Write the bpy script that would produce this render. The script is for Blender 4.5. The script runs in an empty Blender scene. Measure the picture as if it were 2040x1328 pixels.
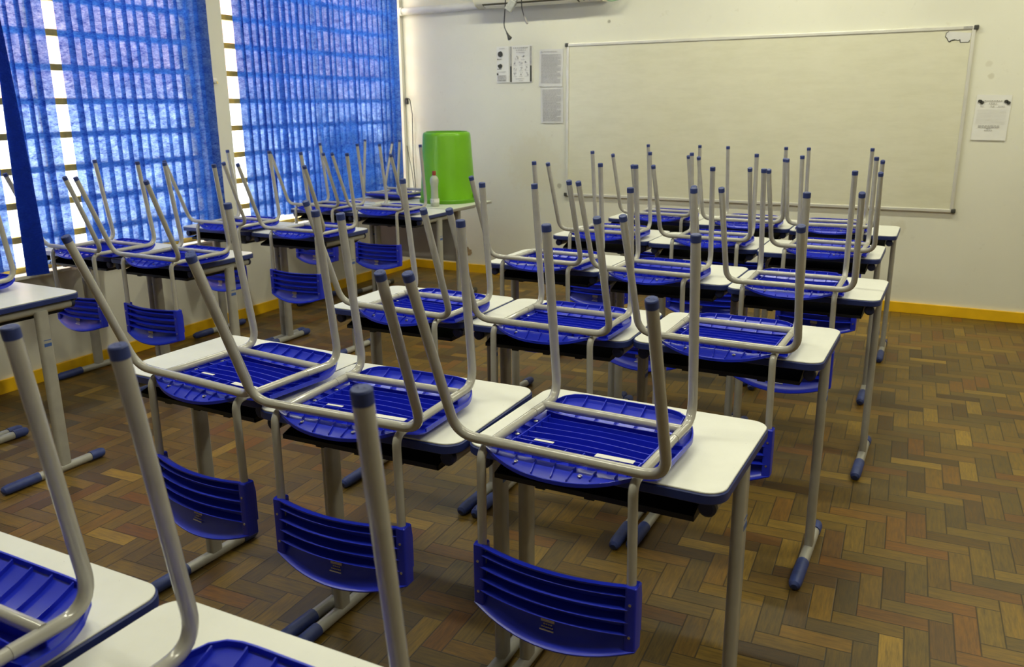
import bpy, bmesh, math, random
from mathutils import Vector, Matrix
random.seed(7)
scene = bpy.context.scene
COL = scene.collection
PI = math.pi
TABLE_Z = 0.76
W = 6.70           # front wall (y)
L = -4.558         # window wall (x)

# ------------------------------------------------------------------ helpers
class MB:
    """collects vertices and faces, links them as ONE mesh object"""
    def __init__(s): s.v = []; s.f = []
    def add(s, vs, fs):
        b = len(s.v); s.v += [tuple(v) for v in vs]; s.f += [tuple(b + i for i in f) for f in fs]; return s
    def box(s, lo, hi):
        x0, y0, z0 = lo; x1, y1, z1 = hi
        return s.add([(x0,y0,z0),(x1,y0,z0),(x1,y1,z0),(x0,y1,z0),(x0,y0,z1),(x1,y0,z1),(x1,y1,z1),(x0,y1,z1)],
                     [(0,3,2,1),(4,5,6,7),(0,1,5,4),(1,2,6,5),(2,3,7,6),(3,0,4,7)])
    def tube(s, pts, r, n=12, cap=True, sx=1.0):
        P = [Vector(p) for p in pts]; m = len(P); rs = r if isinstance(r, (list, tuple)) else [r] * m
        T = []
        for i in range(m):
            a = P[max(i-1,0)]; c = P[min(i+1,m-1)]; T.append((c - a).normalized())
        u = T[0].cross(Vector((0,0,1)))
        if u.length < 1e-3: u = T[0].cross(Vector((0,1,0)))
        u.normalize(); vs = []; fs = []
        for i in range(m):
            u = (u - T[i] * u.dot(T[i])).normalized(); w = T[i].cross(u)
            for k in range(n):
                a = 2*PI*k/n; vs.append(P[i] + (u*math.cos(a)*sx + w*math.sin(a)) * rs[i])
        for i in range(m-1):
            for k in range(n):
                fs.append((i*n+k, i*n+(k+1)%n, (i+1)*n+(k+1)%n, (i+1)*n+k))
        if cap: fs.append(tuple(range(n-1,-1,-1))); fs.append(tuple((m-1)*n+k for k in range(n)))
        return s.add(vs, fs)
    def lathe(s, prof, n=32, c=(0,0,0)):
        vs = []; fs = []; m = len(prof)
        for r, z in prof:
            for k in range(n):
                a = 2*PI*k/n; vs.append((c[0]+r*math.cos(a), c[1]+r*math.sin(a), c[2]+z))
        for i in range(m-1):
            for k in range(n):
                fs.append((i*n+k, i*n+(k+1)%n, (i+1)*n+(k+1)%n, (i+1)*n+k))
        fs.append(tuple(range(n-1,-1,-1))); fs.append(tuple((m-1)*n+k for k in range(n)))
        return s.add(vs, fs)
    def prism(s, outline, z0, z1, bev=0.0):
        n = len(outline); rings = []
        if bev > 0:
            cx = sum(p[0] for p in outline)/n; cy = sum(p[1] for p in outline)/n
            def ins(d):
                o = []
                for i in range(n):
                    a = Vector(outline[i-1]); b = Vector(outline[i]); c = Vector(outline[(i+1)%n])
                    t = (c-a).normalized(); nn = Vector((-t.y, t.x)); o.append((b.x+nn.x*d, b.y+nn.y*d))
                return o
            rings = [(ins(bev), z0), (outline, z0+bev), (outline, z1-bev), (ins(bev), z1)]
        else: rings = [(outline, z0), (outline, z1)]
        vs = []; fs = []
        for o, z in rings: vs += [(p[0], p[1], z) for p in o]
        for i in range(len(rings)-1):
            for k in range(n): fs.append((i*n+k, i*n+(k+1)%n, (i+1)*n+(k+1)%n, (i+1)*n+k))
        fs.append(tuple(range(n-1,-1,-1))); fs.append(tuple((len(rings)-1)*n+k for k in range(n)))
        return s.add(vs, fs)
    def wall_strip(s, path, h0, h1, t):
        """thin upright rib along path [(x,y,zbase)] from z+h0 to z+h1, thickness t"""
        P = [Vector(p) for p in path]; m = len(P); vs = []; fs = []
        for i in range(m):
            a = P[max(i-1,0)]; c = P[min(i+1,m-1)]; d = (c-a); d.z = 0; d.normalize(); nn = Vector((-d.y, d.x, 0))*t/2
            vs += [P[i]+nn+Vector((0,0,h0)), P[i]-nn+Vector((0,0,h0)), P[i]-nn+Vector((0,0,h1)), P[i]+nn+Vector((0,0,h1))]
        for i in range(m-1):
            for k in range(4): fs.append((i*4+k, i*4+(k+1)%4, (i+1)*4+(k+1)%4, (i+1)*4+k))
        fs.append((3,2,1,0)); b=(m-1)*4; fs.append((b,b+1,b+2,b+3))
        return s.add(vs, fs)
    def build(s, name, m, parent=None, smooth=35, loc=None, bevel=0.0):
        me = bpy.data.meshes.new(name); me.from_pydata(s.v, [], s.f)
        bm = bmesh.new(); bm.from_mesh(me)
        if bevel > 0:
            bmesh.ops.remove_doubles(bm, verts=bm.verts, dist=1e-5)
            es = [e for e in bm.edges if len(e.link_faces)==2 and e.calc_face_angle(0) > 0.6]
            bmesh.ops.bevel(bm, geom=es, offset=bevel, segments=2, profile=.5, affect='EDGES')
        bmesh.ops.recalc_face_normals(bm, faces=bm.faces); bm.to_mesh(me); bm.free()
        if smooth:
            me.shade_smooth(); me.set_sharp_from_angle(angle=math.radians(smooth))
        me.materials.append(m)
        o = bpy.data.objects.new(name, me); COL.objects.link(o)
        if parent: o.parent = parent
        if loc: o.location = loc
        return o

def fillet(P, R, k=6):
    P = [Vector(p) for p in P]; out = [P[0]]
    for i in range(1, len(P)-1):
        a, b, c = P[i-1], P[i], P[i+1]; d1 = (a-b).normalized(); d2 = (c-b).normalized()
        ang = d1.angle(d2); t = R/math.tan(ang/2); t = min(t, (a-b).length*.49, (c-b).length*.49)
        p0 = b + d1*t; p1 = b + d2*t
        for j in range(k+1):
            s = j/k; out.append(p0*(1-s)**2 + b*2*s*(1-s) + p1*s*s)
    out.append(P[-1]); return out

def round_rect(x0, y0, x1, y1, r, k=7):
    o = []
    for cx, cy, a0 in ((x1-r, y1-r, 0), (x0+r, y1-r, 90), (x0+r, y0+r, 180), (x1-r, y0+r, 270)):
        for j in range(k+1):
            a = math.radians(a0 + 90*j/k); o.append((cx+r*math.cos(a), cy+r*math.sin(a)))
    return o

def tag(o, label=None, cat=None, group=None, kind=None):
    if label: o['label'] = label
    if cat: o['category'] = cat
    if group: o['group'] = group
    if kind: o['kind'] = kind
    return o
def thing(name, label, cat, loc=(0,0,0), rz=0, group=None):
    o = bpy.data.objects.new(name, None); COL.objects.link(o); o.empty_display_size = .05
    o.location = loc; o.rotation_euler = (0,0,rz); return tag(o, label, cat, group)
KIDS = {}
def kids(o):
    return [c for c in bpy.data.objects if c.parent == o]
def snapshot(o):
    return (o, [snapshot(c) for c in kids(o)])
def dup(snap, parent=None):
    o, ch = snap; c = o.copy(); COL.objects.link(c)
    if parent: c.parent = parent
    for s in ch: dup(s, c)
    return c

# ------------------------------------------------------------------ materials
class NT:
    def __init__(s, name):
        s.m = bpy.data.materials.new(name); s.m.use_nodes = True; s.t = s.m.node_tree; s.t.nodes.clear()
        s.out = s.n('ShaderNodeOutputMaterial')
    def n(s, typ, **kw):
        nd = s.t.nodes.new(typ)
        for k, v in kw.items():
            if k == 'inputs':
                for a, b in v.items(): s.set(nd.inputs[a], b)
            else: setattr(nd, k, v)
        return nd
    def set(s, sock, val):
        if hasattr(val, 'is_output') or isinstance(val, bpy.types.NodeSocket): s.t.links.new(val, sock)
        elif hasattr(val, 'outputs'): s.t.links.new(val.outputs[0], sock)
        else: sock.default_value = val
    def math(s, op, a, b=0.0, c=None):
        nd = s.n('ShaderNodeMath', operation=op); s.set(nd.inputs[0], a); s.set(nd.inputs[1], b)
        if c is not None: s.set(nd.inputs[2], c)
        return nd.outputs[0]
    def mix(s, f, a, b, mode='MIX'):
        nd = s.n('ShaderNodeMix', data_type='RGBA', blend_type=mode); s.set(nd.inputs[0], f); s.set(nd.inputs[6], a); s.set(nd.inputs[7], b)
        return nd.outputs[2]
    def ramp(s, f, stops):
        nd = s.n('ShaderNodeValToRGB'); e = nd.color_ramp.elements
        while len(e) < len(stops): e.new(0.5)
        for i, (p, c) in enumerate(stops): e[i].position = p; e[i].color = c if len(c)==4 else (*c, 1)
        s.set(nd.inputs[0], f); return nd.outputs[0]
    def noise(s, vec, scale, detail=3, rough=.5):
        nd = s.n('ShaderNodeTexNoise'); s.set(nd.inputs['Scale'], scale); nd.inputs['Detail'].default_value = detail; nd.inputs['Roughness'].default_value = rough
        if vec is not None: s.set(nd.inputs['Vector'], vec)
        return nd.outputs[0]
    def coords(s, which='Object'): return s.n('ShaderNodeTexCoord').outputs[which]
    def bsdf(s, col, rough=.5, **kw):
        b = s.n('ShaderNodeBsdfPrincipled'); s.set(b.inputs['Base Color'], col if not isinstance(col, tuple) else (*col[:3], 1)); s.set(b.inputs['Roughness'], rough)
        for k, v in kw.items(): s.set(b.inputs[k.replace('_', ' ')], v)
        s.t.links.new(b.outputs[0], s.out.inputs[0]); return b
    def bump(s, b, h, dist=.001, strength=.3):
        nd = s.n('ShaderNodeBump'); nd.inputs['Strength'].default_value = strength; nd.inputs['Distance'].default_value = dist
        s.set(nd.inputs['Height'], h); s.t.links.new(nd.outputs[0], b.inputs['Normal'])

def simple(name, col, rough=.5, var=0.0, scale=30, bump=0.0, bscale=400, **kw):
    m = NT(name); c = (*col, 1)
    if var > 0:
        v = m.noise(m.coords(), scale, 4)
        lo = tuple(x*(1-var) for x in col); hi = tuple(min(1, x*(1+var)) for x in col)
        c = m.ramp(v, [(.3, lo), (.7, hi)])
    b = m.bsdf(c, rough, **kw)
    if bump > 0: m.bump(b, m.noise(m.coords(), bscale, 2), .0006, bump)
    return m.m

M = {}
M['tube'] = simple('grey_enamel', (.42,.405,.37), .27, .06, 25, .08, 900, Coat_Weight=.7, Coat_Roughness=.07)
M['steel_desk'] = simple('grey_enamel_desk', (.37,.36,.33), .32, .08, 20, .1, 900, Coat_Weight=.4, Coat_Roughness=.1)
M['blue'] = simple('blue_plastic', (.013,.028,.58), .30, .06, 12, .08, 700)
M['blue_cap'] = simple('blue_cap_plastic', (.028,.048,.20), .5, .15, 40)
M['edge'] = simple('blue_edge_band', (.016,.030,.16), .45, .1, 20)
M['black'] = simple('black_plastic', (.006,.006,.0065), .55, .1, 20)
M['plug'] = simple('navy_plug', (.008,.013,.055), .5, .1, 20)
M['rivet'] = simple('rivet_steel', (.75,.75,.75), .3, Metallic=1.0)
M['sticker'] = simple('paper_sticker', (.74,.73,.70), .6, .04, 60)
M['sticker_old'] = simple('worn_sticker', (.50,.44,.37), .6, .2, 200)
M['sticker_blue'] = simple('blue_sticker', (.05,.11,.36), .5, .1, 100)
M['yellow'] = simple('yellow_gloss_paint', (.86,.50,.010), .32, .12, 6)
M['white_frame'] = simple('aluminium', (.72,.70,.64), .35, .06, 12, Metallic=.25)
M['dark_cap'] = simple('dark_corner_plastic', (.05,.05,.045), .5)
M['ac'] = simple('cream_plastic', (.80,.77,.64), .4, .03, 5)
M['ac_dark'] = simple('dark_outlet', (.10,.09,.05), .6)
M['cable'] = simple('black_cable', (.015,.015,.015), .5)
M['greywire'] = simple('grey_connector', (.30,.28,.27), .5)
M['greenwire'] = simple('green_wire', (.20,.42,.24), .5)
M['foam'] = simple('grey_foil_wrap', (.36,.37,.36), .45, .15, 40)
M['paper'] = simple('white_paper', (.80,.79,.76), .8, .02, 20)
M['paper_grey'] = simple('greyish_paper', (.70,.69,.69), .8, .04, 14)
M['ink'] = simple('black_ink', (.05,.05,.045), .8)
M['ink_grey'] = simple('grey_ink', (.40,.39,.38), .8, .2, 60)
M['ink_soft'] = simple('soft_grey_ink', (.45,.44,.44), .8, .1, 60)
M['teacher_top'] = simple('pale_desk_laminate', (.66,.68,.58), .35, .04, 8)
M['teacher_panel'] = simple('grey_panel', (.30,.29,.26), .5, .08, 6)
M['green'] = simple('green_plastic', (.15,.43,.003), .3, .05, 6)
M['green_dark'] = simple('green_plastic_base', (.10,.30,.003), .35, .05, 6)
M['red_cap'] = simple('dark_red_cap', (.28,.03,.008), .4)
M['bottle'] = simple('milky_plastic', (.56,.59,.48), .3, .06, 30, Transmission_Weight=.25)
M['bar'] = simple('yellow_bar_paint', (.85,.58,.08), .5, .2, 20)
M['shrub'] = simple('dark_leaves', (.012,.03,.01), .8, .3, 20)
M['hole'] = simple('broken_plaster', (.36,.26,.15), .9, .45, 30)
M['conduit'] = simple('white_conduit', (.74,.73,.68), .45, .05, 10)
M['switch'] = simple('white_switch', (.8,.78,.72), .4)

def laminate():
    m = NT('white_laminate'); co = m.coords('Object')
    v = m.noise(co, 7, 5, .6); sp = m.noise(co, 160, 2)
    c = m.ramp(v, [(.3, (.70,.70,.65)), (.7, (.77,.77,.72))])
    spots = m.ramp(sp, [(.20, (.55,.54,.5)), (.24, (1,1,1))])
    c = m.mix(1.0, c, spots, 'MULTIPLY')
    b = m.bsdf(c, .38); return m.m
M['laminate'] = laminate()

def wall_paint(name, base, marks=()):
    m = NT(name); co = m.n('ShaderNodeNewGeometry').outputs['Position']
    big = m.noise(co, 1.4, 5, .6); fine = m.noise(co, 14, 4, .65)
    c = m.ramp(big, [(.3, tuple(x*.93 for x in base)), (.7, base)])
    sp = m.ramp(fine, [(.26, (.86,.84,.8)), (.36, (1,1,1))])
    c = m.mix(.6, c, sp, 'MULTIPLY')
    for (x, y, z, r, col, amt) in marks:
        d = m.n('ShaderNodeVectorMath', operation='DISTANCE'); m.set(d.inputs[0], co); d.inputs[1].default_value = (x, y, z)
        nn = m.math('MULTIPLY_ADD', m.noise(co, 22, 4, .7), r*1.6, m.math('SUBTRACT', d.outputs['Value'], r*.8))
        f = m.ramp(nn, [(r*.75, (amt,)*3), (r*1.15, (0,0,0))])
        c = m.mix(f, c, (*col, 1))
    b = m.bsdf(c, .62, ); m.bump(b, m.noise(co, 60, 4, .6), .003, .12); return m.m
M['wall'] = wall_paint('wall_paint', (.80,.78,.69))
M['wall_front'] = wall_paint('front_wall_paint', (.80,.785,.67), [
    (.09, W, 1.74, .020, (.58,.54,.42), .45), (.11, W, 1.66, .020, (.52,.48,.36), .5),
    (-.35, W, .62, .05, (.62,.58,.45), .4), (-2.62, W, 2.14, .012, (.3,.28,.2), .8), (-3.3, W, 1.0, .25, (.74,.70,.55), .6), (-3.05, W, .83, .02, (.3,.28,.22), .6)])
M['ceiling'] = simple('ceiling_paint', (.62,.61,.56), .8)
M['board'] = None
def board():
    m = NT('whiteboard_surface'); co = m.n('ShaderNodeNewGeometry').outputs['Position']
    v = m.noise(co, 2.2, 5, .6)
    mp = m.n('ShaderNodeMapping'); m.set(mp.inputs[0], co); mp.inputs['Scale'].default_value = (2, 2, 9)
    w = m.noise(mp.outputs[0], 2.5, 4, .7)
    c = m.ramp(v, [(.3, (.72,.70,.54)), (.7, (.76,.735,.585))]); c = m.mix(.12, c, m.ramp(w, [(.35, (.6,.58,.5)), (.6, (1,1,1))]), 'MULTIPLY')
    m.bsdf(c, .22); return m.m
M['board'] = board()

def herringbone():
    m = NT('herringbone_parquet'); U = .0667
    pos = m.n('ShaderNodeNewGeometry').outputs['Position']
    mp = m.n('ShaderNodeMapping'); m.set(mp.inputs[0], pos); mp.vector_type = 'TEXTURE'
    mp.inputs['Location'].default_value = (-.231, 3.199, 0); mp.inputs['Rotation'].default_value = (0, 0, .05); mp.inputs['Scale'].default_value = (U, U, U)
    sep = m.n('ShaderNodeSeparateXYZ'); m.set(sep.inputs[0], mp.outputs[0])
    u, v = sep.outputs[0], sep.outputs[1]
    i = m.math('FLOOR', u); j = m.math('FLOOR', v); fu = m.math('FRACT', u); fv = m.math('FRACT', v)
    d = m.math('FLOORED_MODULO', m.math('SUBTRACT', i, j), 6.0)
    hz = m.math('LESS_THAN', d, 2.5)                    # 1 where the plank lies along x
    inv = m.math('SUBTRACT', 1.0, hz)
    def sel(a, b): return m.math('ADD', m.math('MULTIPLY', a, hz), m.math('MULTIPLY', b, inv))
    along = sel(m.math('ADD', fu, d), m.math('ADD', fv, m.math('SUBTRACT', 5.0, d)))
    across = sel(fv, fu)
    idx = sel(m.math('SUBTRACT', i, d), i); idy = sel(j, m.math('ADD', j, m.math('ADD', d, 47.0)))
    cid = m.n('ShaderNodeCombineXYZ'); m.set(cid.inputs[0], idx); m.set(cid.inputs[1], idy); m.set(cid.inputs[2], hz)
    wn = m.n('ShaderNodeTexWhiteNoise', noise_dimensions='3D'); m.set(wn.inputs[0], cid.outputs[0])
    rnd = wn.outputs['Value']; rs = m.n('ShaderNodeSeparateColor'); m.set(rs.inputs[0], wn.outputs['Color'])
    gv = m.n('ShaderNodeCombineXYZ'); m.set(gv.inputs[0], m.math('MULTIPLY', along, .55)); m.set(gv.inputs[1], m.math('MULTIPLY', across, 5.0)); m.set(gv.inputs[2], m.math('MULTIPLY', rnd, 90.0))
    g = m.noise(gv.outputs[0], 1.7, 6, .65)
    gv2 = m.n('ShaderNodeCombineXYZ'); m.set(gv2.inputs[0], m.math('MULTIPLY', along, 1.0)); m.set(gv2.inputs[1], m.math('MULTIPLY', across, 30.0)); m.set(gv2.inputs[2], m.math('MULTIPLY', rnd, 50.0))
    g2 = m.noise(gv2.outputs[0], 1.5, 3, .6)
    base = m.ramp(rnd, [(0, (.082,.046,.012)), (.2, (.205,.125,.020)), (.4, (.120,.080,.020)), (.58, (.222,.138,.020)), (.70, (.200,.088,.015)), (.78, (.090,.060,.020)), (.9, (.195,.125,.021)), (1, (.35,.22,.034))])
    c = m.mix(.75, base, m.ramp(g, [(.25, (.36,.34,.34)), (.5, (.92,.90,.86)), (.75, (1.5,1.4,1.15))]), 'MULTIPLY')
    c = m.mix(.4, c, m.ramp(g2, [(.3, (.6,.6,.6)), (.7, (1.15,1.1,1.05))]), 'MULTIPLY')
    wear = m.noise(pos, 1.1, 5, .65); c = m.mix(.5, c, m.ramp(wear, [(.3, (.62,.60,.60)), (.65, (1.1,1.08,1.0))]), 'MULTIPLY')
    e1 = m.math('MINIMUM', across, m.math('SUBTRACT', 1.0, across)); e2 = m.math('MINIMUM', along, m.math('SUBTRACT', 3.0, along))
    e = m.math('MINIMUM', e1, e2); gap = m.ramp(e, [(.010, (1,1,1)), (.045, (0,0,0))])
    c = m.mix(m.math('MULTIPLY', gap, .82), c, (.018,.013,.008,1))
    b = m.bsdf(c, m.ramp(g, [(.3, (.36,)*3), (.7, (.50,)*3)])); b.inputs['Specular IOR Level'].default_value = .35
    m.bump(b, m.math('SUBTRACT', m.math('MULTIPLY', g2, .25), gap), .0015, .35)
    return m.m
M['floor'] = herringbone()

def fabric(name='blue_nonwoven_fabric', FAB_T=.38):
    m = NT(name); co = m.n('ShaderNodeNewGeometry').outputs['Position']
    mp = m.n('ShaderNodeMapping'); m.set(mp.inputs[0], co); mp.inputs['Rotation'].default_value = (.6, 0, 0); mp.inputs['Scale'].default_value = (1, .7, 1.8)
    fib = m.math('ADD', m.math('MULTIPLY', m.noise(mp.outputs[0], 85, 5, .75), .55), m.math('MULTIPLY', m.noise(mp.outputs[0], 24, 5, .7), .45)); blot = m.noise(co, 11, 4, .65)
    f = m.math('MULTIPLY', m.ramp(fib, [(.38, (.04,)*3), (.62, (1,)*3)]), m.ramp(blot, [(.34, (.40,)*3), (.64, (1,)*3)]))
    tr = m.n('ShaderNodeBsdfRefraction'); tr.inputs['Color'].default_value = (.46,.60,.92,1); tr.inputs['IOR'].default_value = 1.12; tr.inputs['Roughness'].default_value = .55
    tl = m.n('ShaderNodeBsdfTranslucent'); m.set(tl.inputs[0], m.ramp(fib, [(.38, (.004,.030,.24)), (.62, (.050,.19,.66))]))
    df = m.n('ShaderNodeBsdfDiffuse'); df.inputs[0].default_value = (.012,.035,.36,1)
    s1 = m.n('ShaderNodeMixShader'); s1.inputs[0].default_value = .5; m.t.links.new(df.outputs[0], s1.inputs[1]); m.t.links.new(tl.outputs[0], s1.inputs[2])
    s2 = m.n('ShaderNodeMixShader'); m.set(s2.inputs[0], m.math('MULTIPLY', f, FAB_T)); m.t.links.new(s1.outputs[0], s2.inputs[1]); m.t.links.new(tr.outputs[0], s2.inputs[2])
    m.t.links.new(s2.outputs[0], m.out.inputs[0]); return m.m
M['fabric'] = fabric(); M['fabric_dim'] = fabric('dimmed_blue_nonwoven_fabric', .24)  # second copy of the fabric passes less light, standing in for dimmer outdoors
def glass():
    m = NT('window_glass'); tr = m.n('ShaderNodeBsdfTransparent'); tr.inputs[0].default_value = (.93,.95,.94,1)
    gl = m.n('ShaderNodeBsdfGlossy'); gl.inputs['Roughness'].default_value = .03
    s = m.n('ShaderNodeMixShader'); s.inputs[0].default_value = .06; m.t.links.new(tr.outputs[0], s.inputs[1]); m.t.links.new(gl.outputs[0], s.inputs[2])
    m.t.links.new(s.outputs[0], m.out.inputs[0]); return m.m
M['glass'] = glass()
def facade():
    m = NT('brick_facade'); co = m.n('ShaderNodeNewGeometry').outputs['Position']
    sep = m.n('ShaderNodeSeparateXYZ'); m.set(sep.inputs[0], co)
    cv = m.n('ShaderNodeCombineXYZ'); m.set(cv.inputs[0], sep.outputs[1]); m.set(cv.inputs[1], sep.outputs[2])
    br = m.n('ShaderNodeTexBrick'); m.set(br.inputs['Vector'], cv.outputs[0]); br.inputs['Scale'].default_value = 3
    br.inputs['Color1'].default_value = (.46,.19,.15,1); br.inputs['Color2'].default_value = (.60,.32,.25,1); br.inputs['Mortar'].default_value = (.7,.62,.56,1)
    v = m.noise(co, .7, 4, .6)
    up = m.math('GREATER_THAN', m.math('ADD', sep.outputs[2], m.math('MULTIPLY', v, .25)), 1.75)
    m.bsdf(m.mix(up, m.ramp(v, [(.35, (.62,.62,.62)), (.65, (.85,.85,.86))]), br.outputs[0]), .9); return m.m
M['facade'] = facade()

# ------------------------------------------------------------------ the room
def struct(name, mb, m, parent=None, **kw):
    o = mb.build(name, m, parent, smooth=kw.pop('smooth', 0), **kw)
    if not parent: o['kind'] = 'structure'
    return o
XR, YB, ZC = 2.4, -1.6, 3.05
T = .16
struct('floor', MB().box((L-T, YB-T, -.1), (XR+T, W+T, 0)), M['floor'])
struct('ceiling', MB().box((L-T, YB-T, ZC), (XR+T, W+T, ZC+.1)), M['ceiling'])
WALL_FRONT = struct('wall_front', MB().box((L-T, W, 0), (XR+T, W+T, ZC)), M['wall_front'])
M['wall_far'] = wall_paint('darkened_wall_paint', (.42,.38,.30))  # unseen back and right walls, darkened to cut bounce light on near sides
struct('wall_back', MB().box((L-T, YB-T, 0), (XR+T, YB, ZC)), M['wall_far'])
struct('wall_right', MB().box((XR, YB, 0), (XR+T, W, ZC)), M['wall_far'])
SILL, HEAD = .60, 2.72
W1, W2 = (.9, 4.25), (4.485, 6.66)
wl = MB()
wl.box((L-T, YB, 0), (L, W, SILL)); wl.box((L-T, YB, HEAD), (L, W, ZC))
wl.box((L-T, YB, SILL), (L, W1[0], HEAD)); wl.box((L-T, W1[1], SILL), (L, W2[0], HEAD)); wl.box((L-T, W2[1], SILL), (L, W, HEAD))
struct('wall_left', wl, M['wall'])
for n, (a, b) in (('trim_1', W1), ('trim_2', W2)):
    struct(n, MB().box((L-T, a, SILL), (L+.035, b, SILL+.022)), M['wall'], bevel=.004)
struct('baseboard_front', MB().box((L-.04, W-.018, 0), (XR, W, .078)), M['yellow'], bevel=.003)
struct('baseboard_left', MB().box((L, YB, 0), (L+.018, W, .078)), M['yellow'], bevel=.003)
struct('baseboard_right', MB().box((XR-.018, YB, 0), (XR, W-.018, .085)), M['yellow'], bevel=.003)
# windows: steel frame, horizontal bars, panes
for n, (a, b) in (('window_1', W1), ('window_2', W2)):
    xw = L-.075; fr = MB(); z0, z1 = SILL+.022, HEAD
    fr.box((xw-.02, a, z0), (xw+.02, a+.03, z1)).box((xw-.02, b-.03, z0), (xw+.02, b, z1)).box((xw-.02, a+.03, z0), (xw+.02, b-.03, z0+.03)).box((xw-.02, a+.03, z1-.03), (xw+.02, b-.03, z1))
    o = fr.build(n, M['bar'], smooth=0); o['kind'] = 'structure'
    k = 0; z = 1.92 - .186*7
    while z < z1-.08:
        if z > z0+.05: MB().box((xw-.022, a+.03, z-.018), (xw+.022, b-.03, z+.018)).build('window_bar', M['bar'], o, smooth=0)
        z += .186
    nm = max(2, round((b-a)/1.05))
    for i in range(1, nm):
        y = a+(b-a)*i/nm; MB().box((xw-.014, y-.014, z0+.03), (xw+.014, y+.014, z1-.03)).build('window_mullion', M['bar'], o, smooth=0)
    MB().box((xw-.003, a+.03, z0+.03), (xw+.003, b-.03, z1-.03)).build('window_glass', M['glass'], o, smooth=0)
# outdoors seen through the blinds
struct('outside_facade', MB().box((-9.5, -6, -.1), (-9.2, 22, 4.6)), M['facade'])
struct('outside_ground', MB().box((-9.2, -6, -.2), (L-T, 22, -.1)), simple('outside_paving', (.42,.40,.36), .9, .1, 3))
sh = MB()
for i in range(260):
    a = random.uniform(0, 2*PI); r = .95*math.sqrt(random.random()); zz = random.uniform(-.1, 1.2+.2*random.random())*(1-(r/1.3)**4)
    x, y = -5.12+r*math.cos(a)*.15, 6.62+r*math.sin(a)*.6; s = random.uniform(.06, .15); q = [Vector((random.uniform(-1,1), random.uniform(-1,1), random.uniform(-1,1)))*s for _ in range(4)]
    c = Vector((x, y, max(zz, 0)))
    sh.add([c+q[0], c+q[1], c+q[2], c+q[3]], [(0,1,2),(0,2,3),(0,1,3),(1,2,3)])
sh.lathe([(.5,-.1),(.62,.3),(.6,.8),(.3,1.12)], 14, (0,0,0)); n0 = len(sh.v)-14*4
sh.v[n0:] = [(-5.13+vx*.24, 6.64+vy*.86, vz*1.17) for vx, vy, vz in sh.v[n0:]]
tag(sh.build('outside_shrub', M['shrub'], smooth=0), 'dark shrub outside, seen as a shadow through the blind by the corner', 'shrub')

# ------------------------------------------------------------------ vertical blinds
XB = -4.525
def slat(mb, y, z0, z1, w=.094, ang=.16, x=XB, twist=0.0, sway=0.0, nz=14, curve=.006, lean=0.0):
    vs = []; fs = []
    for i in range(nz+1):
        t = i/nz; z = z1+(z0-z1)*t; a = ang+twist*t; yy = y+sway*t
        for k in range(5):
            s = (k/4-.5)*w; cv = curve*(1-(2*k/4-1)**2)
            vs.append((x+lean*t+math.sin(a)*s+cv, yy+math.cos(a)*s, z))
    for i in range(nz):
        for k in range(4): fs.append((i*5+k, i*5+k+1, (i+1)*5+k+1, (i+1)*5+k))
    mb.add(vs, fs)
ZT = 2.62
b1 = thing('vertical_blind', 'long blue fabric blind with two bright gaps, across the window nearer the camera', 'blind', (XB, 2.8, ZT), 0, 'blue fabric blinds on the window wall')
def place(o, root): o.location = -Vector(root.location); return o
mb = MB()
y = 1.6
ys1 = [1.0+.076*i for i in range(23)]           # before the first gap, mostly outside the frame
for q in ys1:
    if q < 2.70: slat(mb, 1.013*q+random.uniform(-.006,.006), .66+random.uniform(-.01,.01), ZT, ang=random.uniform(.06,.2))
for q in (2.845, 2.918, 2.985, 3.045):
    slat(mb, 1.013*q, .655+random.uniform(-.008,.008), ZT, ang=random.uniform(.02,.18))
for q in (3.205, 3.275, 3.35, 3.425, 3.495, 3.575, 3.65, 3.72, 3.80, 3.885, 3.965, 4.045, 4.125, 4.205):
    slat(mb, 1.015*q+random.uniform(-.006,.006), .665+random.uniform(-.01,.01), ZT, ang=random.uniform(.08,.32), sway=random.uniform(-.01,.01))
place(mb.build('slat_panel', M['fabric'], b1, smooth=60), b1)
mb = MB()
for dx in (.0, .007, .014): slat(mb, 2.84+dx*.5, .725, ZT, w=.102, ang=-1.17, twist=1.47, x=XB+.035-dx, sway=-.335, lean=.52, curve=.004, nz=40)
o = place(mb.build('twisted_slat', M['fabric_dim'], b1, smooth=60), b1); o['label'] = 'dark twisted slat hanging in front'
place(MB().box((XB-.025, .95, ZT), (XB+.025, 4.28, ZT+.045)).build('headrail', M['white_frame'], b1, smooth=0), b1)
b2 = thing('vertical_blind', 'blue fabric blind across the window next to the front wall', 'blind', (XB, 5.5, ZT), 0, 'blue fabric blinds on the window wall')
mb = MB(); y = 4.60; i = 0
while y < 6.585:
    slat(mb, y, .70+random.uniform(-.015,.015), ZT+.02, w=.095 if y < 5.3 else .084, ang=random.choice((.04,.10,.16,.3)), sway=random.uniform(-.012,.012))
    y += random.choice((.070,.074,.078)); i += 1
place(mb.build('slat_panel', M['fabric_dim'], b2, smooth=60), b2)
place(MB().box((XB-.025, 4.5, ZT+.02), (XB+.025, 6.60, ZT+.065)).build('headrail', M['white_frame'], b2, smooth=0), b2)

# the window wall is not quite square to the front wall: turn it and all that hangs on it
PIV = Vector((L, 4.1, 0)); TURN = .021
def turn(o):
    Rm = Matrix.Rotation(TURN, 3, 'Z'); o.location = PIV + Rm @ (Vector(o.location)-PIV); o.rotation_euler.z += TURN
for o in [o for o in bpy.data.objects if o.parent is None and (o.name.split('.')[0] in ('wall_left','trim_1','trim_2','baseboard_left','window_1','window_2','vertical_blind'))]: turn(o)

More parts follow.
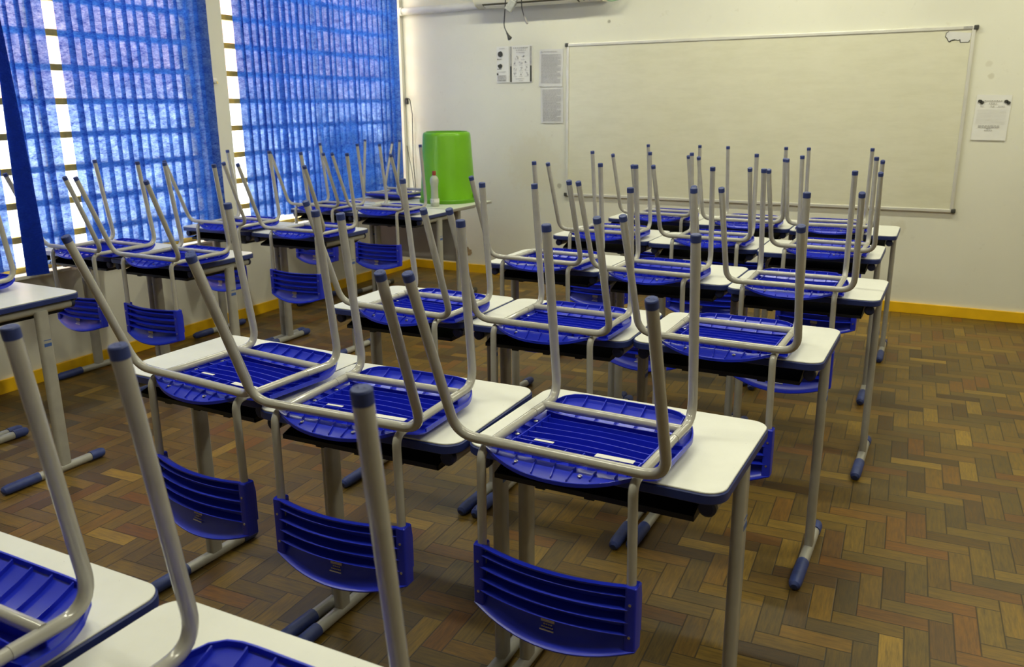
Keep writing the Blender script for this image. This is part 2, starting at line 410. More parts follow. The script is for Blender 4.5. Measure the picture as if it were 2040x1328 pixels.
# ------------------------------------------------------------------ school chair, upside down (z = 0 on the desk top)
RT = .0112
NTX, NTY, NTZ = .2448, -.2226, .435     # rear-leg tips
FTX, FTY, FTZ = .1764, .2226, .476      # front-leg tips
BX, BY, BZ = .2375, -.081, .062         # corners of the rear-leg hoop
RX, RY, RZ = .172, .278, .046           # side rails and their front corners
def seat_y(s, t):
    yn = -.118+.040*abs(s)**2.4; yf = .304-.050*abs(s)**7
    return yn+(yf-yn)*t
def seat_z(x, y):
    z = .010
    if y > .20: z += .034*((y-.20)/.106)**1.6
    if y < .0 and y >= -.074: z += .027*((-y)/.074)**1.6
    if y < -.074: z += .027-.020*((-.074-y)/.044)**1.4
    z += .010*(abs(x)/.2)**4
    return z
def seat_mesh():
    mb = MB(); ns, nt = 16, 30
    def grid(off):
        vs = []
        for j in range(nt+1):
            t = j/nt; hw = .197-.030*max(0, 1-t/.22)**2-.016*max(0, (t-.8)/.2)**2
            for i in range(ns+1):
                s = 2*i/ns-1; x = s*hw; y = seat_y(s, t); vs.append((x, y, seat_z(x, y)+off))
        return vs
    a = grid(0); b = grid(.0035); n = ns+1; N = n*(nt+1); fs = []
    for j in range(nt):
        for i in range(ns):
            q = (j*n+i, j*n+i+1, (j+1)*n+i+1, (j+1)*n+i); fs.append(q[::-1]); fs.append(tuple(N+k for k in q))
    rim = [i for i in range(n)]+[j*n+ns for j in range(1, nt+1)]+[nt*n+i for i in range(ns-1, -1, -1)]+[j*n for j in range(nt-1, 0, -1)]
    for k in range(len(rim)):
        p, q = rim[k], rim[(k+1)%len(rim)]; fs.append((p, q, N+q, N+p))
    mb.add(a+b, fs)
    # raised rim along the sides and the front lip, none at the back
    side = [nt*n+i for i in range(n)]
    path = [j*n+ns for j in range(7, nt)]+side[::-1]+[j*n for j in range(nt-1, 6, -1)]
    P = []
    for k in path:
        x, y, z = b[k]; P.append((x*.992, .075+(y-.075)*.992, z))
    mb.wall_strip(P, -.003, .008, .0035)
    edge = [(b[i][0], b[i][1]+.0015, b[i][2]) for i in range(n)]
    mb.wall_strip(edge, -.006, .002, .003)
    # long curved ribs of the middle field
    for y0, bow in ((.178, .008), (.148, .013), (.116, .017), (.084, .019), (.052, .018)):
        mb.wall_strip([(x, y0+bow*(1-(x/.15)**2)-bow*.4, seat_z(x, y0)+.003) for x in [-.146+.292*i/14 for i in range(15)]], 0, .015, .0026)
    for sx in (-1, 1):                                         # side webs beside the rails
        mb.wall_strip([(sx*.148, y, seat_z(.15, y)+.003) for y in [-.05+.24*i/8 for i in range(9)]], 0, .017, .003)
        for y in (0.02, .065, .11, .155):
            mb.wall_strip([(sx*.148, y, .013), (sx*.190, y, .018)], 0, .013, .0026)
    mb.wall_strip([(x, .020, .013) for x in [-.15+.3*i/10 for i in range(11)]], 0, .022, .003)
    for i in range(8):                                         # cells at the back of the seat
        x = -.148+.296*i/7; mb.wall_strip([(x, y, seat_z(x, y)+.003) for y in (.02, .008, -.004, -.016, -.028, -.04, -.05, -.06)], 0, .020, .0026)
    for i in range(7):                                         # ribs on the drooping back lip
        x = -.135+.27*i/6; q = [y for y in [-.078-.005*k for k in range(9)] if y > -.118+.040*(abs(x)/.17)**2.4+.003]
        if len(q) > 1: mb.wall_strip([(x+.02*(y+.078)/.04*(1 if x > 0 else -1)*.3, y, seat_z(x, y)+.003) for y in q], 0, .0055, .0024)
    mb.wall_strip([(x, .205, seat_z(x, .205)+.003) for x in [-.165+.33*i/10 for i in range(11)]], 0, .016, .003)
    for i in range(7):                                         # cells at the front lip
        x = -.15+.3*i/6; mb.wall_strip([(x, y, seat_z(x, y)+.002) for y in [.205+.0155*k for k in range(7)] if y < .304-.050*(abs(x)/.181)**7-.004], 0, .010, .0026)
    return mb

def backrest_mesh():
    mb = MB(); nx = 16
    def Y(x): return -.083-.030*(1-(x/.19)**2)
    def ztop(x): return -.182-.004*(1-(x/.19)**2)
    def zbot(x): return -.322-.036*(1-(x/.19)**2)
    xs = [-.19+.38*i/nx for i in range(nx+1)]
    def sheet(prof, thick):
        m = len(prof(0)); vs = []; fs = []
        for x in xs:
            p = prof(x)
            for (y, z) in p: vs.append((x, y, z))
            for k in range(m):
                y, z = p[k]; a = p[max(k-1,0)]; c = p[min(k+1,m-1)]; d = Vector((c[0]-a[0], c[1]-a[1])).normalized()
                vs.append((x, y-d.y*thick, z+d.x*thick))
        for i in range(nx):
            for k in range(m-1):
                q = (i*2*m+k, i*2*m+k+1, (i+1)*2*m+k+1, (i+1)*2*m+k); fs.append(q); fs.append(tuple(j+m for j in q)[::-1])
            for k in (0, m-1):
                fs.append((i*2*m+k, (i+1)*2*m+k, (i+1)*2*m+k+m, i*2*m+k+m))
        for i in (0, nx):
            for k in range(m-1): fs.append((i*2*m+k, i*2*m+k+1, i*2*m+k+1+m, i*2*m+k+m))
        mb.add(vs, fs)
    sheet(lambda x: [(Y(x)-.012, ztop(x)-.001), (Y(x)-.003, ztop(x)), (Y(x)+.010, ztop(x)-.008), (Y(x)+.013, -.21), (Y(x)+.013, -.25), (Y(x)+.013, -.29), (Y(x)+.009, zbot(x)+.04), (Y(x)-.004, zbot(x)+.012), (Y(x)-.014, zbot(x)+.002), (Y(x)-.019, zbot(x))], .004)
    for z, dpt in ((-.200, .012), (-.229, .014), (-.258, .014), (-.287, .014)):
        sheet(lambda x: [(Y(x)+.012, z+.003), (Y(x)-dpt*.5, z+.0005), (Y(x)-dpt, z-.002)], .0022)
    for sx in (-1, 1):                                         # sleeves over the posts
        mb.prism(round_rect(sx*.178-.0125, -.1015, sx*.178+.0125, -.068, .004, 3), -.328, -.178, .003)
    return mb

def foot_cap(p, d, lg):
    p = Vector(p); mb = MB(); q = [(-.011, 1.05), (.0035, 1.05), (.0055, .93), (.0058, .28), (.0035, .22)]
    mb.tube([p+d*a for a, _ in q], [RT*b for _, b in q], 14); return mb.build('foot_cap', M['blue_cap'], lg, smooth=30)
def make_chair():
    root = thing('school_chair', 'x', 'chair')
    obj = {}
    for sx in (-1, 1):
        P = fillet([(sx*NTX, NTY, NTZ), (sx*BX, BY, BZ), (sx*.12, BY, BZ)], .055, 8)
        lg = MB().tube(P, RT, 12).build('leg', M['tube'], root)
        d = (Vector(P[0])-Vector(P[1])).normalized()
        foot_cap(P[0], d, lg)
    MB().tube([(-.12, BY, BZ), (.12, BY, BZ)], RT, 12).build('crossbar', M['tube'], root)
    for sx in (-1, 1):
        P = fillet([(sx*FTX, FTY, FTZ), (sx*RX, RY, RZ), (sx*RX, .15, RZ)], .05, 8)
        lg = MB().tube(P, RT, 12).build('leg', M['tube'], root)
        d = (Vector(P[0])-Vector(P[1])).normalized()
        foot_cap(P[0], d, lg)
        P = fillet([(sx*RX, .15, RZ), (sx*RX, -.088, RZ-.004), (sx*.176, -.086, -.30)], .03, 7)
        MB().tube(P, RT*.92, 12).build('side_rail', M['tube'], root)
    MB().tube([(-RX, .2, RZ+.004), (RX, .2, RZ+.004)], RT*.95, 12).build('crossbar', M['tube'], root)
    st = seat_mesh().build('seat', M['blue'], root, smooth=40)
    for x, y in ((-.085,-.094), (.062,-.096), (-.158,.045), (-.158,.135), (.158,.045), (.158,.135)):
        z = seat_z(x, y)+.004 if y < 0 else .031
        MB().lathe([(.0055,0), (.0055,.002), (.003,.0035)], 8, (x, y, z)).build('rivet', M['rivet'], st)
    def strip(x0, y0, x1, y1, z0, z1, w, name, m, par):
        d = Vector((x1-x0, y1-y0)).normalized(); nn = Vector((-d.y, d.x))*w/2
        q = [(x0+nn.x, y0+nn.y, z0), (x0-nn.x, y0-nn.y, z0), (x1-nn.x, y1-nn.y, z1), (x1+nn.x, y1+nn.y, z1)]
        return MB().add(q+[(a, b, c+.0008) for a, b, c in q], [(3,2,1,0),(4,5,6,7),(0,1,5,4),(1,2,6,5),(2,3,7,6),(3,0,4,7)]).build(name, m, par, smooth=0)
    strip(.052, .004, .136, .008, .0395, .0385, .017, 'sticker', M['sticker'], st)
    strip(-.104, .026, -.058, .028, .0362, .0362, .009, 'sticker', M['sticker'], st)
    br = backrest_mesh().build('backrest', M['blue'], root, smooth=40)
    def yb(x): return -.083-.030*(1-(x/.19)**2)
    MB().add([(x, yb(0)+.0055+o2, z) for o2 in (0, .001) for x, z in ((-.018,-.31),(.014,-.31),(.014,-.292),(-.018,-.292))], [(3,2,1,0),(4,5,6,7),(0,1,5,4),(1,2,6,5),(2,3,7,6),(3,0,4,7)]).build('sticker', M['sticker_old'], br, smooth=0).location = (0,-.002,0)
    MB().box((-.02, yb(0)-.0005, -.329), (.013, yb(0)+.0015, -.3262)).build('sticker', M['sticker'], br, smooth=0)
    tx = MB()
    for k in range(4): tx.box((-.012+k*.0055, yb(0)+.0035, -.3165), (-.0085+k*.0055, yb(0)+.0055, -.3138))
    for k in range(6): tx.box((-.016+k*.0048, yb(0)+.0015, -.3225), (-.013+k*.0048, yb(0)+.0035, -.3200))
    tx.build('printed_mark', M['sticker_old'], br, smooth=0)
    for sx in (-1, 1):
        for z in (-.218, -.292):
            MB().tube([(sx*.178, -.1005, z), (sx*.178, -.1035, z)], .0032, 8).build('rivet', M['rivet'], br)
    return root
chair0 = make_chair(); chair_snap = snapshot(chair0)

# ------------------------------------------------------------------ school desk (origin on the floor)
def make_desk():
    root = thing('school_desk', 'x', 'desk')
    o = round_rect(-.3, -.225, .3, .225, .045)
    MB().prism(round_rect(-.297, -.222, .297, .222, .043), TABLE_Z-.0042, TABLE_Z, .0012).build('tabletop', M['laminate'], root, smooth=30)
    MB().prism(o, TABLE_Z-.0265, TABLE_Z-.0038, .0025).build('edge_band', M['edge'], root, smooth=30)
    for sx in (-1, 1):
        x = sx*.276; zt = TABLE_Z-.0465
        rl = MB().tube([(sx*.262, -.185, zt), (sx*.262, .185, zt)], .0185, 14).build('top_rail', M['steel_desk'], root)
        MB().tube([(sx*.262, -.184, zt), (sx*.262, -.197, zt), (sx*.262, -.201, zt)], [.019, .019, .014], 14).build('end_plug', M['plug'], rl)
        MB().tube([(sx*.262, .184, zt), (sx*.262, .198, zt), (sx*.262, .204, zt)], [.0195, .0195, .013], 14).build('end_plug', M['plug'], rl)
        c = []
        for k in range(20):
            a = 2*PI*k/20; c.append((x+.0145*math.cos(a), .045+.0145*math.sin(a)+(.0145 if math.sin(a) > 0 else -.0145)))
        leg = MB().prism(c, .028, TABLE_Z-.05).build('leg', M['steel_desk'], root)
        xo = x+sx*.0148
        MB().box((min(xo, xo-sx*.001), .03, .560), (max(xo, xo-sx*.001), .062, .574)).build('sticker', M['sticker_blue'], leg, smooth=0)
        MB().box((min(xo, xo-sx*.001), .03, .586), (max(xo, xo-sx*.001), .062, .589)).build('sticker', M['sticker_blue'], leg, smooth=0)
        ft = MB().tube([(x, -.205, .021), (x, .215, .021)], .0185, 14).build('foot', M['steel_desk'], root)
        MB().tube([(x, -.232, .018), (x, -.226, .02), (x, -.205, .0215), (x, -.075, .0222)], [.010, .0175, .0212, .0212], 14).build('foot_cap', M['blue_cap'], ft)
        MB().tube([(x, .165, .0222), (x, .215, .0215), (x, .229, .02), (x, .234, .018)], [.0212, .0212, .0175, .010], 14).build('foot_cap', M['blue_cap'], ft)
    # moulded book tray: floor, two cheeks that taper towards the far lip
    tr = MB(); z1 = TABLE_Z-.027; z0 = .676
    x = .235
    tr.box((-x, -.19, z0), (x, .16, z0+.004))
    tr.box((-x, -.194, z0), (x, -.19, z0+.012)); tr.box((-x, .235, z1-.018), (x, .239, z1-.006))
    q = [(-x,.16,z0),(x,.16,z0),(x,.239,z1-.018),(-x,.239,z1-.018)]
    tr.add(q+[(a,b,c+.004) for a,b,c in q], [(3,2,1,0),(4,5,6,7),(0,1,5,4),(1,2,6,5),(2,3,7,6),(3,0,4,7)])
    for sx in (-1, 1):
        P = [(-.194,z0),(.16,z0),(.239,z1-.018),(.239,z1-.006),(.14,z1),(-.06,z1),(-.12,z0+.035),(-.194,z0+.012)]; n = len(P)
        xa, xb = sx*x, sx*(x-.004)
        tr.add([(xa,a,b) for a,b in P]+[(xb,a,b) for a,b in P], [tuple(range(n)), tuple(range(2*n-1,n-1,-1))]+[(k,(k+1)%n,n+(k+1)%n,n+k) for k in range(n)])
    tr.box((-x, -.02, z1-.03), (x, -.016, z1))
    for xx in (-.12, 0, .12): tr.box((xx-.012, -.19, z0-.006), (xx+.012, .15, z0))
    for sx in (-1, 1):                                        # mounting ears
        tr.box((sx*x-.012, -.03, z1-.012), (sx*x+.012, .12, z1))
    tr.build('book_tray', M['black'], root, smooth=0)
    return root
desk0 = make_desk(); desk_snap = snapshot(desk0)

ORD = {5: 'the three-desk row nearest the whiteboard', 4: 'the second three-desk row from the whiteboard', 3: 'the third three-desk row from the whiteboard', 2: 'the fourth three-desk row from the whiteboard', 1: 'the fifth three-desk row from the whiteboard'}
COLN = {'a': 'window-side', 'b': 'middle', 'c': 'aisle-side'}
LORD = {'d': 'the two-desk row touching the teacher desk', 'c': 'the second two-desk row from the teacher desk', 'b': 'the third two-desk row from the teacher desk', 'a': 'the fourth two-desk row from the teacher desk'}
LCOL = {'a': 'window-side', 'b': 'room-side'}
chairs = {
 'R1a': (-1.703,1.543,-.095), 'R1b': (-1.218,1.507,.036), 'R1c': (-.660,1.524,-.031),
 'R2a': (-1.687,2.420,-.051), 'R2b': (-1.131,2.434,-.011), 'R2c': (-.587,2.493,-.020),
 'R3a': (-1.668,3.493,-.062), 'R3b': (-1.128,3.438,-.047), 'R3c': (-.542,3.410,.014),
 'R4a': (-1.743,4.444,-.022), 'R4b': (-1.149,4.446,-.008), 'R4c': (-.553,4.367,-.019),
 'R5a': (-1.698,5.309,-.027), 'R5b': (-1.130,5.212,.017), 'R5c': (-.631,5.200,.060),
 'Lba': (-3.949,2.810,-.045), 'Lbb': (-3.391,2.796,-.026), 'Lca': (-4.015,3.839,-.002), 'Lcb': (-3.364,3.786,-.012),
 'Lda': (-4.082,4.811,-.029), 'Ldb': (-3.550,4.836,-.010), 'Lab': (-3.70,1.875,.03),
 'R0a': (-1.226,.40,0), 'R0b': (-.672,.402,0)}
desks = {
 'R1a': (-1.857,1.783,-.024), 'R1b': (-1.250,1.731,.022), 'R1c': (-.637,1.760,-.012),
 'R2a': (-1.812,2.707,.018), 'R2b': (-1.204,2.722,.022), 'R2c': (-.594,2.752,-.004),
 'R3a': (-1.722,3.790,-.006), 'R3b': (-1.120,3.745,0), 'R3c': (-.516,3.700,-.003),
 'R4a': (-1.806,4.735,-.005), 'R4b': (-1.204,4.700,.004), 'R4c': (-.600,4.658,.013),
 'R5a': (-1.790,5.591,-.002), 'R5b': (-1.187,5.54,.006), 'R5c': (-.582,5.488,.017),
 'Lba': (-4.176,3.09,0), 'Lbb': (-3.573,3.083,.004), 'Lca': (-4.170,4.085,0), 'Lcb': (-3.567,4.078,.005),
 'Lda': (-4.180,5.12,0), 'Ldb': (-3.578,5.116,.001), 'Lab': (-3.548,2.032,-.005), 'Laa': (-4.152,2.04,0),
 'R0a': (-1.352,.582,.01), 'R0b': (-.731,.582,.01)}
def where(k):
    if k[:2] == 'R0': return {'a': 'the corner desk closest to the camera, beside the bottom-left edge', 'b': 'the closest desk that fills the bottom edge'}[k[2]]
    if k[0] == 'R': return f"the {COLN[k[2]]} desk of {ORD[int(k[1])]}"
    return f"the {LCOL[k[2]]} desk of {LORD[k[1]]}"
def desk_where(k):
    if k[:2] == 'R0': return {'a': 'white school desk cut off by the left and bottom edges of the photo', 'b': 'white school desk filling the bottom edge, its corner beside the camera'}[k[2]]
    if k[0] == 'R': return f"white {COLN[k[2]]} school desk in {ORD[int(k[1])]}"
    return f"white {LCOL[k[2]]} school desk in {LORD[k[1]]}"
def chair_where(k):
    if k == 'R0a': return 'upturned blue chair cut off by the left edge, on the closest desk'
    if k == 'R0b': return 'upturned blue chair at the bottom edge with the largest, closest pair of legs'
    return 'upturned blue chair on ' + where(k)
first = True
for k, (x, y, a) in chairs.items():
    o = chair0 if first else dup(chair_snap); first = False
    o.location = (x, y, TABLE_Z); o.rotation_euler = (0, 0, a)
    tag(o, chair_where(k), 'chair', 'upturned chairs on the window-side desks' if k[0] == 'L' else 'upturned chairs on the three-desk rows')
tc = dup(chair_snap); tc.location = (-4.16, 5.925, TABLE_Z); tc.rotation_euler = (0, 0, 3.10)
tag(tc, 'upturned blue chair on the teacher desk, beside the green bucket', 'chair')
if 'group' in tc.keys(): del tc['group']
first = True
for k, (x, y, a) in desks.items():
    o = desk0 if first else dup(desk_snap); first = False
    o.location = (x, y, 0); o.rotation_euler = (0, 0, a)
    tag(o, desk_where(k), 'desk', 'two-desk rows along the windows' if k[0] == 'L' else 'three-desk rows')

# ------------------------------------------------------------------ teacher's desk and what stands on it
td = thing('teacher_desk', 'larger pale teacher desk with grey modesty panel in the window corner', 'desk', (-3.89, 5.679, 0))
MB().prism(round_rect(-.57, -.303, .57, .303, .012, 3), TABLE_Z-.022, TABLE_Z, .002).build('tabletop', M['teacher_top'], td, smooth=30)
MB().prism(round_rect(-.573, -.306, .573, .306, .013, 3), TABLE_Z-.02, TABLE_Z-.004).build('edge_band', M['teacher_panel'], td, smooth=30)
MB().box((-.40, .02, .30), (.40, .036, TABLE_Z-.03)).build('modesty_panel', M['teacher_panel'], td, smooth=0, bevel=.002)
for sx in (-1, 1):
    x = sx*.42
    MB().tube([(x, -.27, TABLE_Z-.042), (x, .27, TABLE_Z-.042)], .0195, 14).build('top_rail', M['steel_desk'], td)
    c = []
    for k in range(20):
        a = 2*PI*k/20; c.append((x+.0155*math.cos(a), .02+.0155*math.sin(a)+(.0145 if math.sin(a) > 0 else -.0145)))
    MB().prism(c, .03, TABLE_Z-.05).build('leg', M['steel_desk'], td)
    ft = MB().tube([(x, -.25, .021), (x, .27, .021)], .0185, 14).build('foot', M['steel_desk'], td)
    MB().tube([(x, -.285, .018), (x, -.279, .02), (x, -.25, .0215), (x, -.18, .0222)], [.010, .0175, .0212, .0212], 14).build('foot_cap', M['dark_cap'], ft)
    MB().tube([(x, .22, .0222), (x, .27, .0215), (x, .285, .018)], [.0212, .0212, .010], 14).build('foot_cap', M['dark_cap'], ft)
bk = thing('bucket', 'tall green plastic bucket standing upside down on the teacher desk', 'bucket', (-3.625, 5.815, TABLE_Z))
BH = .545
MB().lathe([(.218,.012), (.222,.02), (.2195,.03), (.1885,BH-.03), (.184,BH-.012), (.176,BH-.004), (.165,BH-.002), (.160,BH-.010)], 56).build('bucket_body', M['green'], bk, smooth=40)
MB().lathe([(.205,0), (.229,0), (.231,.004), (.231,.024), (.226,.03), (.214,.03)], 56).build('rim', M['green_dark'], bk, smooth=30)
for a in (.12, 3.26):
    cx, cy = .226*math.cos(a), .226*math.sin(a)
    lug = MB().tube([(.215*math.cos(a), .215*math.sin(a), .055), (.243*math.cos(a), .243*math.sin(a), .055)], .018, 12).build('handle_lug', M['green_dark'], bk)
MB().lathe([(.150,BH-.012), (.162,BH-.012), (.162,BH+.003), (.150,BH+.003), (.150,BH-.012)], 48).build('base_ring', M['green_dark'], bk, smooth=30)
bt = thing('bottle', 'milky white bottle with a dark red cap standing before the green bucket', 'bottle', (-3.535, 5.475, TABLE_Z))
MB().lathe([(.030,0), (.0335,.004), (.0335,.03), (.031,.036), (.0285,.06), (.027,.10), (.0275,.155), (.031,.168), (.0335,.185), (.033,.203), (.026,.220), (.014,.232), (.012,.236)], 28).build('bottle_body', M['bottle'], bt, smooth=50)
MB().lathe([(.0145,.234), (.0145,.262), (.012,.266)], 16).build('cap', M['red_cap'], bt)
lb = MB().lathe([(.0338,.030), (.0345,.030), (.0345,.058), (.0338,.058)], 28).build('label_band', M['sticker'], bt, smooth=30)
mk = MB()
for a in (-2.2, -1.85, -1.45): 
    for dz in (0, .008): mk.tube([(.0346*math.cos(a), .0346*math.sin(a), .038+dz), (.0346*math.cos(a+.16), .0346*math.sin(a+.16), .042+dz)], .0012, 5)
mk.build('printed_mark', M['ink'], lb, smooth=0)
nb = MB().box((-.14, -.075, 0), (.14, .075, .010)).build('notebook', M['paper'], smooth=0, bevel=.002, loc=(-4.20, 5.565, TABLE_Z)); nb.rotation_euler = (0,0,-.25)
tag(nb, 'thin pale notebook lying before the upturned chair on the teacher desk', 'notebook')
MB().box((-.141, -.076, .0102), (.141, .076, .0118)).build('cover', simple('brown_card', (.42,.33,.25), .7, .2, 10), nb, smooth=0)
ls = MB().add([(-.10,-.14,.0004),(.10,-.14,.0004),(.10,.14,.0004),(-.10,.14,.0004),(-.10,-.14,.0014),(.10,-.14,.0014),(.10,.14,.0014),(-.10,.14,.0014)], [(3,2,1,0),(4,5,6,7),(0,1,5,4),(1,2,6,5),(2,3,7,6),(3,0,4,7)]).build('paper_sheet', simple('lilac_paper', (.55,.56,.68), .8), smooth=0, loc=(-4.31, 5.44, TABLE_Z)); ls.rotation_euler = (0,0,1.2)
tag(ls, 'pale lilac sheet of paper on the teacher desk before the notebook', 'paper')

# ------------------------------------------------------------------ front wall: board, notices, air conditioner, cables
BL, BR, BB, BT = -2.981, -.0136, .747, 1.984
wb = thing('whiteboard', 'long cream whiteboard with a thin metal frame on the front wall', 'whiteboard', ((BL+BR)/2, W, BB))
hw, hh = (BR-BL)/2, BT-BB
MB().box((-hw+.01, -.014, .01), (hw-.01, 0, hh-.01)).build('writing_surface', M['board'], wb, smooth=0)
for lo, hi in (((-hw, -.022, 0), (hw, 0, .022)), ((-hw, -.022, hh-.022), (hw, 0, hh)), ((-hw, -.022, .022), (-hw+.022, 0, hh-.022)), ((hw-.022, -.022, .022), (hw, 0, hh-.022))):
    MB().box(lo, hi).build('frame', M['white_frame'], wb, smooth=0, bevel=.003)
for x in (-hw, hw):
    for z in (0, hh):
        MB().box((x-.016 if x < 0 else x-.014, -.027, z-.004 if z == 0 else z-.026), (x+.014 if x < 0 else x+.016, 0, z+.026 if z == 0 else z+.004)).build('corner_cap', M['dark_cap'], wb, smooth=0, bevel=.006)
MB().box((hw-.075, -.0235, hh-.018), (hw-.022, -.021, hh-.003)).build('tape', M['ink_grey'], wb, smooth=0)
def flat(pts, y0, y1):
    n = len(pts); mb = MB(); mb.add([(p[0], y0, p[1]) for p in pts]+[(p[0], y1, p[1]) for p in pts], [tuple(range(n)), tuple(range(2*n-1, n-1, -1))]+[(k, (k+1)%n, n+(k+1)%n, n+k) for k in range(n)]); return mb
res = [(-.022,-.045),(-.16,-.03),(-.175,-.04),(-.178,-.065),(-.168,-.072),(-.158,-.092),(-.15,-.098),(-.14,-.088),(-.118,-.085),(-.098,-.09),(-.088,-.085),(-.085,-.103),(-.035,-.103),(-.03,-.09)]
sr = flat([(hw+a, hh+b) for a, b in res], -.0155, -.014).build('torn_sticker', M['paper_grey'], wb, smooth=0); sr['label'] = 'torn grey sticker in the corner'
ol = MB()
for i, (a, b) in enumerate(res[1:13]):
    c = res[1:14][i+1]; ol.tube([(hw+a, -.0155, hh+b), (hw+c[0], -.0155, hh+c[1])], .0022 if i not in (5,6) else .004, 5)
ol.build('sticker_outline', M['ink'], sr, smooth=0)

def lines(mb, x0, x1, z, y, h, words, rnd):
    x = x0
    while x < x1:
        wd = rnd.uniform(*words); mb.box((x, y-.0006, z), (min(x+wd, x1), y, z+h)); x += wd+h*.9
def sheet(name, label, x0, x1, z0, z1, cat='notice', m='paper', tilt=0, curl=.004):
    o = thing(name, label, cat, ((x0+x1)/2, W, (z0+z1)/2), 0, 'notices on the front wall'); o.rotation_euler = (0, tilt, 0)
    w, h = (x1-x0)/2, (z1-z0)/2; n = 8; vs = []; fs = []
    for j in range(n+1):
        for i in range(2):
            zz = -h+2*h*j/n; vs.append(((-w, w)[i], -.0035-curl*(1-j/n)**3, zz))
    for j in range(n): fs.append((j*2, j*2+1, j*2+3, j*2+2))
    N = len(vs); mb = MB(); mb.add(vs+[(a, b+.0012, c) for a, b, c in vs], fs+[tuple(N+k for k in f)[::-1] for f in fs]+[(j*2+i, (j+1)*2+i, N+(j+1)*2+i, N+j*2+i) for j in range(n) for i in (0, 1)]+[(0,1,N+1,N),(2*n,2*n+1,N+2*n+1,N+2*n)])
    mb.build('sheet', M[m], o, smooth=40)
    return o, w, h
rnd = random.Random(3)
def blob(mb, x, z, rx, rz, y=-.009, n=14, wob=.12):
    P = [(x+rx*math.cos(2*PI*k/n)*(1+rnd.uniform(-wob, wob)), z+rz*math.sin(2*PI*k/n)*(1+rnd.uniform(-wob, wob))) for k in range(n)]
    c = flat(P, y, y+.0008); mb.add(c.v, c.f)
Yp = -.0085
o, w, h = sheet('wall_notice', 'narrow notice strip with two black round drawings, beside the barred poster', -3.645, -3.525, 1.690, 1.985)
p = MB(); blob(p, -.022, .085, .024, .024); blob(p, -.026, -.012, .022, .017); blob(p, -.051, -.078, .008, .010); lines(p, -.052, -.008, .042, Yp, .006, (.006,.012), rnd); lines(p, -.052, -.01, -.04, Yp, .007, (.006,.012), rnd)
p.build('black_print', M['ink'], o, smooth=0)
p = MB(); lines(p, -.03, .02, .128, Yp, .005, (.006,.01), rnd); p.build('header_print', M['ink_grey'], o, smooth=0)
p = MB(); lines(p, -.05, .03, -.062, Yp, .004, (.004,.012), rnd); p.build('caption_print', M['ink_grey'], o, smooth=0); p = MB()
for k in range(7): lines(p, -.052, .035, -.092-k*.0075, Yp, .0035, (.004,.02), rnd)
lines(p, -.052, .03, -.135, Yp, .005, (.006,.014), rnd); p.build('typed_lines', M['ink_grey'], o, smooth=0)
o, w, h = sheet('wall_notice', 'illustrated poster with a dark bar down each side, left of the typed pages', -3.520, -3.300, 1.688, 1.987)
p = MB(); p.box((-.104, Yp-.0006, -.145), (-.088, Yp, -.015)); p.box((.086, Yp-.0006, -.145), (.102, Yp, -.015)); p.build('dark_bar', M['ink'], o, smooth=0)
p = MB(); p.box((-.104, Yp-.0006, -.015), (-.088, Yp, .143)); p.box((.086, Yp-.0006, -.015), (.102, Yp, .143)); lines(p, -.072, .07, .127, Yp, .008, (.007,.014), rnd); lines(p, -.045, .045, .108, Yp, .008, (.007,.012), rnd)
p.build('title_print', M['ink_grey'], o, smooth=0)
p = MB(); lines(p, -.04, .04, .092, Yp, .0045, (.005,.009), rnd); p.build('subtitle_print', M['ink_soft'], o, smooth=0)
p = MB(); lines(p, -.05, .03, -.122, Yp, .004, (.006,.01), rnd); p.build('footer_print', M['ink_soft'], o, smooth=0)
p = MB(); lines(p, -.02, .02, -.138, Yp, .004, (.006,.01), rnd); p.build('footer_print', M['ink_soft'], o, smooth=0)
for z in (.055, .01, -.035, -.08):
    for x in ((-.04, .02) if z > .05 else (-.055, 0, .055)):
        p = MB()
        for q in range(4): blob(p, x+rnd.uniform(-.014,.014), z+rnd.uniform(-.012,.012), rnd.uniform(.003,.007), rnd.uniform(.002,.006), Yp-.0006, 7, .3)
        lines(p, x-.017, x+.017, z-.021, Yp, .003, (.004,.008), rnd); p.build('small_drawing', M['ink_soft'], o, smooth=0)
o, w, h = sheet('wall_notice', 'upper grey typed page on the wall left of the whiteboard', -3.238, -3.020, 1.648, 1.948, m='paper_grey', tilt=.02)
p = MB(); blob(p, -.088, .127, .009, .006); lines(p, -.07, .06, .127, Yp, .005, (.006,.014), rnd)
for k in range(24): lines(p, -.09, .09-.03*(k%5==4), .105-k*.0098, Yp, .0036, (.006,.03), rnd)
p.build('typed_lines', M['ink_soft'], o, smooth=0)
o, w, h = sheet('wall_notice', 'lower grey typed page, directly below the other typed page', -3.225, -3.015, 1.352, 1.642, m='paper_grey', tilt=-.01)
p = MB()
for k in range(28): lines(p, -.085, .085-.04*(k%6==5), .125-k*.0094, Yp, .0036, (.006,.03), rnd)
p.build('typed_lines', M['ink_soft'], o, smooth=0)
o, w, h = sheet('wall_notice', 'white typed sheet with two black emblems, right of the whiteboard', .040, .248, 1.243, 1.540, tilt=.02)
p = MB()
for x in (-.082, .074):
    blob(p, x, .107, .013, .011); blob(p, x+.014, .098, .012, .011)
p.build('emblem', M['ink'], o, smooth=0)
p = MB(); lines(p, -.055, .055, .108, Yp, .006, (.006,.012), rnd); lines(p, -.025, .018, .09, Yp, .006, (.005,.01), rnd); lines(p, -.075, -.058, .073, Yp, .005, (.006,.01), rnd); lines(p, -.015, .01, .073, Yp, .005, (.006,.01), rnd); lines(p, .03, .068, .073, Yp, .005, (.006,.01), rnd)
